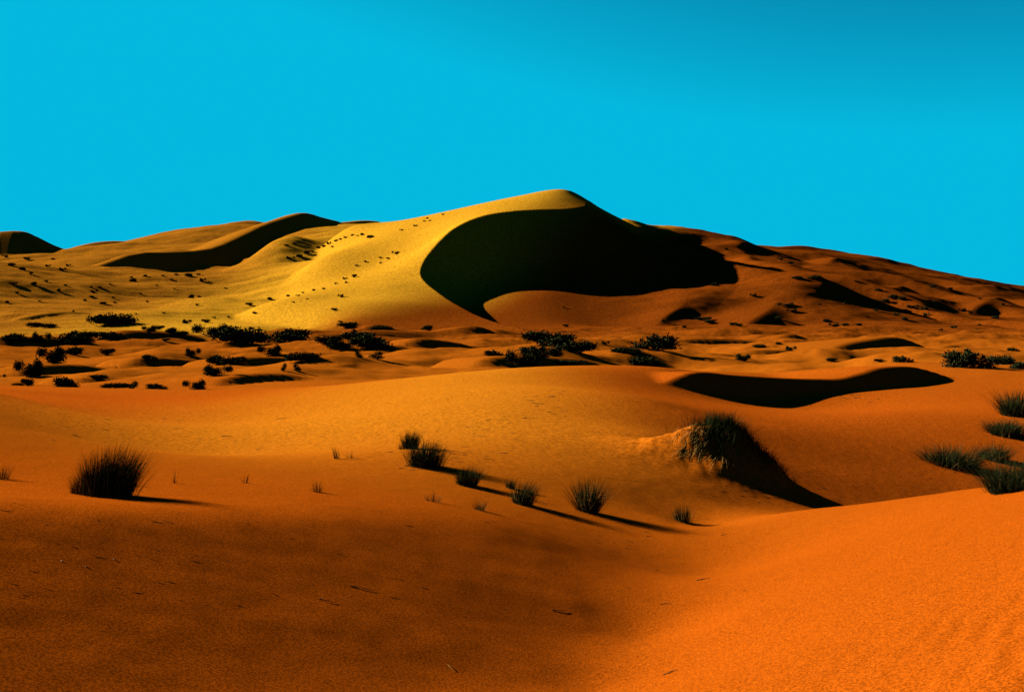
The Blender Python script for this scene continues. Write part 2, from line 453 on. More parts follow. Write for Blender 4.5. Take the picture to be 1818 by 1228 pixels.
def N(nt, t, **kw):
    n = nt.nodes.new(t)
    for k, v in kw.items():
        if k in n.inputs:
            n.inputs[k].default_value = v
        else:
            setattr(n, k, v)
    return n


def mk_sand():
    m, nt, b = nodes_of('sand')
    L = nt.links.new
    geo = N(nt, 'ShaderNodeNewGeometry')
    sep = N(nt, 'ShaderNodeSeparateXYZ'); L(geo.outputs['Position'], sep.inputs[0])
    # ochre-yellow sand on the great dune and to its left, red-orange sand elsewhere, shade of dim slopes painted in
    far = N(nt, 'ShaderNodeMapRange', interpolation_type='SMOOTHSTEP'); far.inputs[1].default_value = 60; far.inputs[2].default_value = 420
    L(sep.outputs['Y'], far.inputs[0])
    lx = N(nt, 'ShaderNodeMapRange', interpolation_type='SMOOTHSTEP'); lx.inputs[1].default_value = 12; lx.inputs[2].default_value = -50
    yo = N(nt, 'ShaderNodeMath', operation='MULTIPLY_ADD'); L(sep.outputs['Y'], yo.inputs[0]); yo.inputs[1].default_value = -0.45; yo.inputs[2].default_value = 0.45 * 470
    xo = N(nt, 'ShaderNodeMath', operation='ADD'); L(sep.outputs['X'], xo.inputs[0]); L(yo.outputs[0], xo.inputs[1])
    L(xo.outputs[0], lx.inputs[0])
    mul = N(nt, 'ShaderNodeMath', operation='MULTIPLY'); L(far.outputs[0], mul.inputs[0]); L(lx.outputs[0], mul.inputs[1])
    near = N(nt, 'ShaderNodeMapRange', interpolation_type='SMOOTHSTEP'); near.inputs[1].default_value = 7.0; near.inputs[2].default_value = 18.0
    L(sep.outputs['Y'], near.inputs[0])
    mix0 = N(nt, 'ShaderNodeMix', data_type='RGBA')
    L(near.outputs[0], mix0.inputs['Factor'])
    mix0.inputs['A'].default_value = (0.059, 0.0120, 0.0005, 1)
    mixm = N(nt, 'ShaderNodeMix', data_type='RGBA')
    vall = N(nt, 'ShaderNodeMapRange', interpolation_type='SMOOTHSTEP'); vall.inputs[1].default_value = 32.0; vall.inputs[2].default_value = 75.0
    L(sep.outputs['Y'], vall.inputs[0]); L(vall.outputs[0], mixm.inputs['Factor'])
    mixm.inputs['B'].default_value = (0.064, 0.0168, 0.0009, 1)
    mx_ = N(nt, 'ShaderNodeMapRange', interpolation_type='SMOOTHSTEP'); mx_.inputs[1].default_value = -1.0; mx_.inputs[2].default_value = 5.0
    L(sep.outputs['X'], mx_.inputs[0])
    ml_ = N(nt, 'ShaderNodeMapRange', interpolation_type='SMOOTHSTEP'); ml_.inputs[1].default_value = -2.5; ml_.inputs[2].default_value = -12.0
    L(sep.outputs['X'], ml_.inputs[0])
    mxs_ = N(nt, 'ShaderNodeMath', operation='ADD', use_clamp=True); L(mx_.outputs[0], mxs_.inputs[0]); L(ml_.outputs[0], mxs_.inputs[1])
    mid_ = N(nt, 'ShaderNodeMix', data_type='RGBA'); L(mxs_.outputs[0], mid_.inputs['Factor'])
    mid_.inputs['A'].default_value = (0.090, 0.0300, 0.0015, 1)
    mid_.inputs['B'].default_value = (0.068, 0.0135, 0.0007, 1)  # darker red paints dimness onto the middle dune's left edge and right hollow
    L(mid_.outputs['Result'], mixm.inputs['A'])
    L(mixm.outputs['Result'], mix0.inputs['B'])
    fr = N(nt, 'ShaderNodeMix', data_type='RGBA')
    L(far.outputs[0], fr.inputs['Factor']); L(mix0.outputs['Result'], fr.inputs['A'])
    fr.inputs['B'].default_value = (0.033, 0.0072, 0.0005, 1)  # very dark brown: shade of the bowl floor and right flank, put into the colour
    mix = N(nt, 'ShaderNodeMix', data_type='RGBA')
    L(mul.outputs[0], mix.inputs['Factor'])
    L(fr.outputs['Result'], mix.inputs['A'])
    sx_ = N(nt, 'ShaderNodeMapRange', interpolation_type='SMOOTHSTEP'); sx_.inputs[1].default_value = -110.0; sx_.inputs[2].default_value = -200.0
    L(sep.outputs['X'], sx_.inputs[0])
    left_dim = N(nt, 'ShaderNodeMix', data_type='RGBA'); L(sx_.outputs[0], left_dim.inputs['Factor'])
    left_dim.inputs['A'].default_value = (0.096, 0.0490, 0.0028, 1)
    left_dim.inputs['B'].default_value = (0.060, 0.0228, 0.0016, 1)  # left far slope painted darker so that it looks less sunlit
    L(left_dim.outputs['Result'], mix.inputs['B'])
    # grain
    def grain(scale, detail):
        g_ = N(nt, 'ShaderNodeTexNoise', Scale=scale, Detail=detail, Roughness=1.0)
        L(geo.outputs['Position'], g_.inputs['Vector'])
        return g_.outputs[0]
    gx1 = N(nt, 'ShaderNodeMix', data_type='FLOAT'); L(near.outputs[0], gx1.inputs['Factor'])
    L(grain(85.0, 2.0), gx1.inputs['A']); L(grain(15.0, 3.0), gx1.inputs['B'])
    gx2 = N(nt, 'ShaderNodeMix', data_type='FLOAT'); L(far.outputs[0], gx2.inputs['Factor'])
    L(gx1.outputs['Result'], gx2.inputs['A']); L(grain(0.9, 4.0), gx2.inputs['B'])
    gm = N(nt, 'ShaderNodeMapRange'); gm.inputs[1].default_value = 0.40; gm.inputs[2].default_value = 0.60; gm.inputs[3].default_value = 0.55; gm.inputs[4].default_value = 1.45
    L(gx2.outputs['Result'], gm.inputs[0])
    mm = N(nt, 'ShaderNodeMix', data_type='RGBA', blend_type='MULTIPLY'); mm.inputs['Factor'].default_value = 1.0
    L(mix.outputs['Result'], mm.inputs['A']); L(gm.outputs[0], mm.inputs['B'])
    L(mm.outputs['Result'], b.inputs['Base Color'])
    # relief
    bn = N(nt, 'ShaderNodeTexNoise', Scale=120.0, Detail=3.0, Roughness=0.8)
    L(geo.outputs['Position'], bn.inputs['Vector'])
    bp = N(nt, 'ShaderNodeBump', Strength=0.25, Distance=0.0015)
    L(bn.outputs[0], bp.inputs['Height'])
    L(bp.outputs[0], b.inputs['Normal'])
    return m

SAND = mk_sand()


def tag(o, label=None, cat=None, group=None, kind=None):
    if label: o['label'] = label
    if cat: o['category'] = cat
    if group: o['group'] = group
    if kind: o['kind'] = kind
    return o


# ------------------------------------------------------------------ the ground sheet
def build_ground():
    th_in = np.linspace(-R(28.5), R(28.5), 1000)
    th_l = np.linspace(-R(180), -R(28.5), 70)[:-1]
    th_r = np.linspace(R(28.5), R(180), 70)[1:]
    th = np.concatenate([th_l, th_in, th_r])
    def seg(a, b, n):
        return np.exp(np.linspace(math.log(a), math.log(b), n, endpoint=False))
    rr = np.concatenate([seg(0.12, 1.3, 8), seg(1.3, 4, 40), seg(4, 32, 230), seg(32, 52, 130), seg(52, 340, 220), seg(340, 720, 290), seg(720, 1150, 180), seg(1150, 6000, 30), [6000]])
    TH, RR = np.meshgrid(th, rr)
    X = RR * np.sin(TH); Y = RR * np.cos(TH)
    Zv = height(X.ravel(), Y.ravel()).reshape(X.shape)
    Zv[:, -1] = Zv[:, 0]
    nr, nc = X.shape
    co = np.stack([X.ravel(), Y.ravel(), Zv.ravel()], 1)
    idx = np.arange(nr * nc).reshape(nr, nc)
    q = np.stack([idx[:-1, :-1], idx[:-1, 1:], idx[1:, 1:], idx[1:, :-1]], -1).reshape(-1, 4)
    return co, q, idx

def mesh_from(name, co, quads, mat, smooth=True):
    me = bpy.data.meshes.new(name)
    n = quads.shape[1]
    me.vertices.add(len(co)); me.vertices.foreach_set('co', np.ascontiguousarray(co, np.float32).ravel())
    me.loops.add(quads.size); me.loops.foreach_set('vertex_index', np.ascontiguousarray(quads, np.int32).ravel())
    me.polygons.add(len(quads)); me.polygons.foreach_set('loop_start', np.arange(0, quads.size, n, dtype=np.int32))
    me.polygons.foreach_set('loop_total', np.full(len(quads), n, np.int32))
    if smooth:
        me.polygons.foreach_set('use_smooth', np.ones(len(quads), bool))
    me.update(calc_edges=True)
    me.materials.append(mat)
    o = bpy.data.objects.new(name, me)
    COL.objects.link(o)
    return o

def split_ground():
    co, q, idx = build_ground()
    q = q[:, ::-1]
    # one set of normals for the whole sheet, so that neighbouring dunes meet without a seam
    v = co[q]
    fn = np.cross(v[:, 2] - v[:, 0], v[:, 3] - v[:, 1])
    vn = np.zeros_like(co)
    for k in range(4):
        for c in range(3):
            vn[:, c] += np.bincount(q[:, k], fn[:, c], len(co))
    vn /= np.maximum(np.linalg.norm(vn, axis=1, keepdims=True), 1e-20)
    cen = v.mean(1)
    X, Y = cen[:, 0], cen[:, 1]
    r = np.hypot(X, Y)
    pxl = np.where(Y > 0.1, W_PX / 2 + FPX * X / np.maximum(Y, 0.1), np.where(X < 0, -999, 2999))
    crestY = np.interp(pxl, [0, 400, 600, 800, 1000, 1180, 1300, 1500, 1818], [50, 49, 44, 41, 42, 45, 47, 50, 52])
    part = np.full(len(q), 2)
    part[np.where(Y > 0.1, Y, -1) < crestY] = 1
    rc = np.interp(pxl, [0, 300, 450, 600, 700, 800, 1000, 1150, 1300, 1818], [7.2, 7.6, 8.0, 8.3, 8.8, 9.4, 11.2, 12.6, 12.6, 8.6])
    part[(part == 1) & (np.where(Y > 0.1, Y, -1) < rc)] = 0
    part[r > 370] = 3
    sel = (r > 310) & (r < 1000) & (Y > 0) & (np.abs(X) < 0.42 * Y)
    ys = np.where(sel, Y, 500.0); xs = np.where(sel, X, 0.0)
    cz, cd, cs = polyline_field(xs[sel], ys[sel], MAIN_C)
    wz = EYE + MAIN(xs[sel] / ys[sel], np.log(ys[sel])) * ys[sel]
    dz = np.where(cs > 0, lee_face(xs[sel], ys[sel], MAIN_C, 0.68), wz)
    p = part[sel]; p[dz > cen[sel][:, 2] - 0.9] = 4; part[sel] = p
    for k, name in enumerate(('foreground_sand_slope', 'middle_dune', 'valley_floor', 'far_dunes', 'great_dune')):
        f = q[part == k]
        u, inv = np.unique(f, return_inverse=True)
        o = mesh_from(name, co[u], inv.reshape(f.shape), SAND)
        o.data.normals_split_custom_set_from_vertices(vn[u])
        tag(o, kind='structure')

split_ground()


# ------------------------------------------------------------------ plant materials
def mk_leaf(name, c0, c1, scale=30.0):
    m, nt, b = nodes_of(name)
    L = nt.links.new
    g = N(nt, 'ShaderNodeNewGeometry')
    n = N(nt, 'ShaderNodeTexNoise', Scale=scale, Detail=3.0)
    L(g.outputs['Position'], n.inputs['Vector'])
    a = N(nt, 'ShaderNodeMath', operation='ADD'); L(n.outputs[0], a.inputs[0]); L(g.outputs['Random Per Island'], a.inputs[1])
    mr = N(nt, 'ShaderNodeMapRange'); mr.inputs[1].default_value = 0.4; mr.inputs[2].default_value = 1.4; L(a.outputs[0], mr.inputs[0])
    mx = N(nt, 'ShaderNodeMix', data_type='RGBA')
    mx.inputs['A'].default_value = (*c0, 1); mx.inputs['B'].default_value = (*c1, 1)
    L(mr.outputs[0], mx.inputs['Factor']); L(mx.outputs['Result'], b.inputs['Base Color'])
    b.inputs['Roughness'].default_value = 0.7
    return m

GREEN = mk_leaf('green_blade', (0.0016, 0.0024, 0.0008), (0.0055, 0.0075, 0.0026))
STRAW = mk_leaf('dry_blade', (0.012, 0.007, 0.002), (0.06, 0.034, 0.009))
SCRUB = mk_leaf('scrub_foliage', (0.0014, 0.0018, 0.0007), (0.008, 0.009, 0.0035), 3.0)
BARK = mk_leaf('bark', (0.012, 0.008, 0.004), (0.04, 0.024, 0.010), 12.0)
TWIG = mk_leaf('twig_wood', (0.010, 0.006, 0.003), (0.035, 0.020, 0.009), 20.0)
PALE = mk_leaf('pale_stone', (0.06, 0.045, 0.03), (0.10, 0.08, 0.06), 20.0)


def ribbons(base, tip, side, bend, width, segs=4):
    """curved tapering blades: arrays of base and tip points, side vectors, sideways bend"""
    n = len(base)
    t = np.linspace(0, 1, segs + 1)
    mid = base[:, None] + (tip - base)[:, None] * t[None, :, None] + bend[:, None] * (t * t)[None, :, None] - bend[:, None] * (t * 0.0)[None, :, None]
    w = width[:, None, None] * (1.0 - 0.92 * t ** 1.6)[None, :, None]
    a = mid - side[:, None] * w; b = mid + side[:, None] * w
    co = np.stack([a, b], 2).reshape(-1, 3)
    i = np.arange(n)[:, None] * (segs + 1) * 2 + np.arange(segs)[None] * 2
    q = np.stack([i, i + 1, i + 3, i + 2], -1).reshape(-1, 4)
    return co, q


def blade_mesh(name, rs, n, h, w, width, mat, lean=0.0, spread=0.5, z_sink=0.04, hmin=0.45, messy=0.0, fan=0.55):
    ang = rs.rand(n) * 2 * np.pi
    rad = np.sqrt(rs.rand(n))
    base = np.stack([np.cos(ang) * rad * w * 0.5 * spread, np.sin(ang) * rad * w * 0.5 * spread, np.full(n, -z_sink)], 1)
    hh = h * (hmin + (1 - hmin) * rs.rand(n)) * (1 - 0.25 * rad)
    out = rad * w * 0.5 * (0.25 + 0.75 * rs.rand(n))
    a2 = ang + rs.randn(n) * 0.5
    tip = base + np.stack([np.cos(a2) * out * fan + lean * hh, np.sin(a2) * out * fan, hh + z_sink], 1)
    tip[:, :2] += rs.randn(n, 2) * hh[:, None] * (0.10 + messy)
    bend = np.stack([np.cos(a2) * out * 0.4 + lean * hh, np.sin(a2) * out * 0.4, -(0.15 + 0.5 * messy) * hh * rs.rand(n) ** 2], 1)
    sa = rs.rand(n) * np.pi
    side = np.stack([np.cos(sa), np.sin(sa), np.zeros(n)], 1)
    co, q = ribbons(base, tip, side, bend, width * (0.6 + 0.8 * rs.rand(n)))
    return mesh_from(name, co, q, mat)


def root_at(name, p, rz=0.0, sc=1.0):
    o = bpy.data.objects.new(name, None)
    o.empty_display_size = 0.1
    COL.objects.link(o)
    o.location = tuple(map(float, p)); o.rotation_euler = (0, 0, rz); o.scale = (sc, sc, sc)
    return o


def grass_tussock(px, py, wpx, hpx, n, label, dry=0.25, lean=0.06, seed=0, group=None, spread=0.5, name='grass_tussock', hmin=0.45, messy=0.0, fan=0.55):
    p = pick(px, py)
    m_px = p[1] / FPX
    rs = np.random.RandomState(seed + int(px) * 7 + int(py))
    o = root_at(name, p)
    h, w = hpx * m_px * 1.22, wpx * m_px * 1.05
    bw = max(0.0012, 0.36 * p[1] / FPX)
    n = int(n * 1.9) if n > 60 else n
    nd = max(6, int(n * dry))
    for part, cnt, mat, hs, ws in (('green_blades', n, GREEN, 1.0, 1.0), ('dry_blades', nd, STRAW, 0.8, 1.25)):
        c = blade_mesh(part, rs, cnt, h * hs, w * ws, bw * (1.0 if part == 'green_blades' else 0.7), mat, lean, spread, hmin=hmin, messy=messy, fan=fan)
        c.parent = o; c['kind'] = 'stuff'
    tag(o, label, 'grass', group)
    return o

G1 = 'grass tussocks on the near sand'
grass_tussock(192, 880, 94, 92, 1000, 'largest dark grass tussock on the near sand, far left, with a long shadow', spread=0.75, hmin=0.55, lean=0.10, group=G1)
grass_tussock(140, 876, 34, 46, 90, 'low ragged grass clump leaning on the left side of the largest tussock', dry=0.7, spread=0.6, group=G1)
grass_tussock(240, 862, 10, 26, 14, 'thin upright sprig just right of the largest tussock', dry=0.6, spread=0.5, group=G1)
grass_tussock(6, 850, 30, 34, 60, 'low grass clump cut by the left picture edge', dry=0.5, group=G1)
grass_tussock(310, 857, 8, 28, 12, 'thin dark sprig standing alone right of the largest tussock', dry=0.4, lean=0.02, group=G1)
grass_tussock(434, 857, 16, 20, 16, 'tiny grass sprig between the largest tussock and the middle of the sand', dry=0.6, group=G1)
grass_tussock(564, 873, 26, 26, 40, 'small sparse grass sprig with its shadow on the edge of the dim slope', dry=0.6, lean=-0.05, group=G1)
grass_tussock(598, 814, 14, 27, 36, 'narrow dark sprig, left one of a small pair on the bright sand', dry=0.3, lean=-0.1, group=G1)
grass_tussock(622, 813, 22, 18, 16, 'thin pale stalks, right one of a small pair on the bright sand', dry=1.0, lean=-0.1, group=G1)
grass_tussock(728, 796, 38, 36, 220, 'rounded dark tussock, farthest of the row running down to the right', group=G1)
grass_tussock(712, 797, 16, 16, 24, 'low dry clump hugging the left foot of the farthest tussock', dry=1.0, group=G1)
grass_tussock(754, 828, 58, 50, 420, 'broad bushy green tussock, second in the row running down to the right', spread=0.85, hmin=0.6, group=G1)
grass_tussock(828, 861, 42, 38, 260, 'squat green tussock, third in the row running down to the right', spread=0.7, lean=0.12, hmin=0.55, group=G1)
grass_tussock(768, 890, 32, 18, 44, 'small wispy tussock below the squat green one', dry=1.0, group=G1)
grass_tussock(852, 905, 26, 24, 40, 'small straw coloured wisp with a thin long shadow', dry=1.6, group=G1)
grass_tussock(906, 866, 24, 20, 70, 'small dark tussock just behind a leaning green tussock', group=G1)
grass_tussock(926, 894, 46, 44, 260, 'leaning green tussock left of the spreading tall one', spread=0.6, lean=0.14, group=G1)
grass_tussock(1044, 908, 66, 66, 300, 'tallest tussock of the row, blades fanning wide like a spray', dry=0.7, spread=0.38, lean=0.03, group=G1, fan=1.0)
grass_tussock(1212, 926, 36, 36, 110, 'small tussock at the right end of the row beside the bright slope', dry=0.5, lean=-0.03, spread=0.6, group=G1)

# right-hand clumps
G2 = 'grass bushes in the hollow on the right'
grass_tussock(1688, 826, 92, 42, 800, 'long low bush lying along the soft crest on the right', dry=0.12, spread=0.9, lean=0.05, group=G2, messy=0.35, hmin=0.3)
grass_tussock(1764, 816, 46, 34, 420, 'small rounded bush between the long low bush and the right edge', dry=0.3, spread=0.8, group=G2, messy=0.35, hmin=0.3)
grass_tussock(1806, 868, 96, 60, 1300, 'large green bush cut by the right picture edge, nearest of the bushes there', dry=0.1, spread=0.9, hmin=0.3, group=G2, messy=0.3)
grass_tussock(1784, 772, 54, 32, 700, 'compact dark tussock near the right edge above the large green bush', dry=0.1, spread=0.9, group=G2, messy=0.35, hmin=0.3)
grass_tussock(1806, 738, 52, 52, 800, 'tall dark bush cut by the right picture edge, farthest of the bushes there', dry=0.1, spread=0.9, group=G2, messy=0.35, hmin=0.3)

# shrub holding the sand mound
def mound_shrub():
    rs = np.random.RandomState(5)
    c = np.array([MOUND[0], MOUND[1]])
    z0 = float(height(np.array([c[0]]), np.array([c[1]]))[0])
    o = root_at('mound_shrub', (c[0], c[1], z0))
    def scatter(part, n, cx, cy, sx, sy, h, width, mat, leanx, droop):
        x = cx + rs.randn(n) * sx; y = cy + rs.randn(n) * sy
        zz = height(c[0] + x, c[1] + y) - z0
        base = np.stack([x, y, zz - 0.03], 1)
        hh = h * (0.4 + 0.6 * rs.rand(n))
        d = np.stack([rs.randn(n) * 0.35 * hh + leanx * hh, rs.randn(n) * 0.35 * hh, hh], 1)
        bend = np.stack([d[:, 0] * 0.4, d[:, 1] * 0.4, -droop * hh], 1)
        sa = rs.rand(n) * np.pi
        side = np.stack([np.cos(sa), np.sin(sa), np.zeros(n)], 1)
        co, q = ribbons(base, base + d, side, bend, width * (0.6 + 0.8 * rs.rand(n)))
        m = mesh_from(part, co, q, mat); m.parent = o; m['kind'] = 'stuff'
    scatter('green_blades', 2000, 0.02, 0.0, 0.24, 0.24, 0.30, 0.003, GREEN, 0.02, 0.05)
    scatter('crest_blades', 1400, 0.50, -0.05, 0.26, 0.22, 0.18, 0.003, GREEN, 0.1, 0.1)
    scatter('flank_blades', 800, 0.0, -0.32, 0.26, 0.22, 0.13, 0.003, GREEN, -0.1, 0.3)
    scatter('dry_blades', 650, -0.15, -0.40, 0.32, 0.2, 0.13, 0.002, STRAW, -0.1, 0.4)
    # exposed roots and dead stems hanging down the near flank
    n = 200
    x = -0.25 + rs.randn(n) * 0.28; y = -0.38 + rs.randn(n) * 0.22
    pts = []
    ln = 0.12 + 0.2 * rs.rand(n)
    dirx = x / 0.9 + rs.randn(n) * 0.3; diry = y / 0.7 + rs.randn(n) * 0.2 - 0.3
    nn = np.hypot(dirx, diry); dirx /= nn; diry /= nn
    t = np.linspace(0, 1, 5)
    X = x[:, None] + dirx[:, None] * ln[:, None] * t; Y = y[:, None] + diry[:, None] * ln[:, None] * t
    Zv = height((c[0] + X).ravel(), (c[1] + Y).ravel()).reshape(X.shape) - z0 + 0.012 + 0.02 * np.sin(t * 3.1) * rs.rand(n)[:, None]
    mid = np.stack([X, Y, Zv], -1)
    side = np.stack([-diry, dirx, np.zeros(n)], 1)
    w = (0.003 + 0.003 * rs.rand(n))[:, None, None] * (1 - 0.6 * t)[None, :, None]
    a = mid - side[:, None] * w; b = mid + side[:, None] * w
    co = np.stack([a, b], 2).reshape(-1, 3)
    i = np.arange(n)[:, None] * 10 + np.arange(4)[None] * 2
    qd = np.stack([i, i + 1, i + 3, i + 2], -1).reshape(-1, 4)
    m = mesh_from('hanging_roots', co, qd, STRAW); m.parent = o; m['kind'] = 'stuff'
    tag(o, 'dark shrub crowning a steep sand mound with roots hanging down its side', 'shrub')
mound_shrub()


# ------------------------------------------------------------------ valley shrubs
def shrub_meshes(seed, lobes, flat, n_leaf=2300, n_stem=16):
    """a bush of unit width: stems reaching into lobes of small leaf clumps"""
    rs = np.random.RandomState(seed)
    cs = []
    for k in range(lobes):
        a = rs.rand() * 6.28; d = 0.30 * math.sqrt(rs.rand())
        cs.append((math.cos(a) * d * 1.25, math.sin(a) * d, flat * (0.14 + 0.42 * rs.rand()), 0.13 + 0.12 * rs.rand()))
    cs = np.array(cs)
    k = rs.randint(0, lobes, n_leaf)
    v = rs.randn(n_leaf, 3); v /= np.linalg.norm(v, axis=1, keepdims=True)
    rr = cs[k, 3] * np.power(rs.rand(n_leaf), 0.42) * (1 + 0.25 * rs.randn(n_leaf))
    c = cs[k, :3] + v * rr[:, None] * np.array([1, 1, flat * 1.5])
    c[:, 2] = np.abs(c[:, 2]) * (0.85 + 0.3 * rs.rand(n_leaf))
    u = rs.randn(n_leaf, 3); u /= np.linalg.norm(u, axis=1, keepdims=True); u[:, 2] = np.abs(u[:, 2]) + 0.3
    w = np.cross(u, rs.randn(n_leaf, 3)); w /= np.linalg.norm(w, axis=1, keepdims=True)
    L = 0.03 + 0.06 * rs.rand(n_leaf); Wd = L * (0.28 + 0.3 * rs.rand(n_leaf))
    co = np.stack([c - w * Wd[:, None], c + u * L[:, None] * 0.5 - w * 0.3 * Wd[:, None], c + u * L[:, None], c + u * L[:, None] * 0.4 + w * Wd[:, None]], 1).reshape(-1, 3)
    q = np.arange(n_leaf * 4).reshape(-1, 4)
    leaf = mesh_from('foliage', co, q, SCRUB, smooth=False)
    kk = rs.randint(0, lobes, n_stem)
    tip = cs[kk, :3] + rs.randn(n_stem, 3) * 0.08
    base = np.stack([rs.randn(n_stem) * 0.05, rs.randn(n_stem) * 0.05, np.full(n_stem, -0.05)], 1)
    cos_, qs_ = [], []
    for i in range(n_stem):          # each stem a tapering three-sided rod
        d = tip[i] - base[i]
        s1 = np.cross(d, [0.3, 0.5, 0.1]); s1 /= np.linalg.norm(s1)
        s2 = np.cross(d, s1); s2 /= np.linalg.norm(s2)
        for j, t in enumerate((0, 0.5, 1.0)):
            ctr = base[i] + d * t + np.array([0, 0, -0.05]) * (t * (1 - t)) * 4 * rs.rand()
            rad = 0.013 * (1 - 0.75 * t)
            for a in (0, 2.09, 4.19):
                cos_.append(ctr + rad * (math.cos(a) * s1 + math.sin(a) * s2))
        b0 = i * 9
        for j in range(2):
            for a in range(3):
                qs_.append((b0 + j * 3 + a, b0 + j * 3 + (a + 1) % 3, b0 + (j + 1) * 3 + (a + 1) % 3, b0 + (j + 1) * 3 + a))
    stem = mesh_from('stems', np.array(cos_), np.array(qs_), BARK)
    out = (leaf.data, stem.data)
    bpy.data.objects.remove(leaf); bpy.data.objects.remove(stem)
    return out

PROTO = [shrub_meshes(11, 7, 0.55), shrub_meshes(12, 5, 0.8), shrub_meshes(13, 9, 0.40), shrub_meshes(14, 6, 0.65), shrub_meshes(15, 3, 0.9, 900)]
PROTO_H = [max(v.co.z for v in p[0].vertices) for p in PROTO]


def shrub(px, py, wpx, hpx, proto, label, group, cat='shrub', y0=2.5, parts=True, seed=None, name='desert_shrub', Y=None):
    p = pick(px, py, y0)
    s = p[1] / FPX
    rs = random.Random(int(px * 31 + py * 17))
    leaf, stem = PROTO[proto]
    rz = rs.uniform(-0.5, 0.5) + (math.pi if rs.random() < 0.5 else 0)
    sx = wpx * s * 1.38; sz = hpx * s / PROTO_H[proto] * 1.08
    if parts:
        o = bpy.data.objects.new(name, None)
        o.empty_display_size = 0.2
    else:
        o = bpy.data.objects.new(name, leaf)
    COL.objects.link(o)
    o.location = (float(p[0]), float(p[1]), float(p[2]) - 0.04 * hpx * s)
    o.rotation_euler = (0, 0, rz)
    o.scale = (sx, sx, sz)
    if parts:
        for nm, me in (('foliage', leaf), ('stems', stem)):
            c = bpy.data.objects.new(nm, me)
            COL.objects.link(c)
            c.parent = o; c['kind'] = 'stuff'
    tag(o, label, cat, group)
    return o

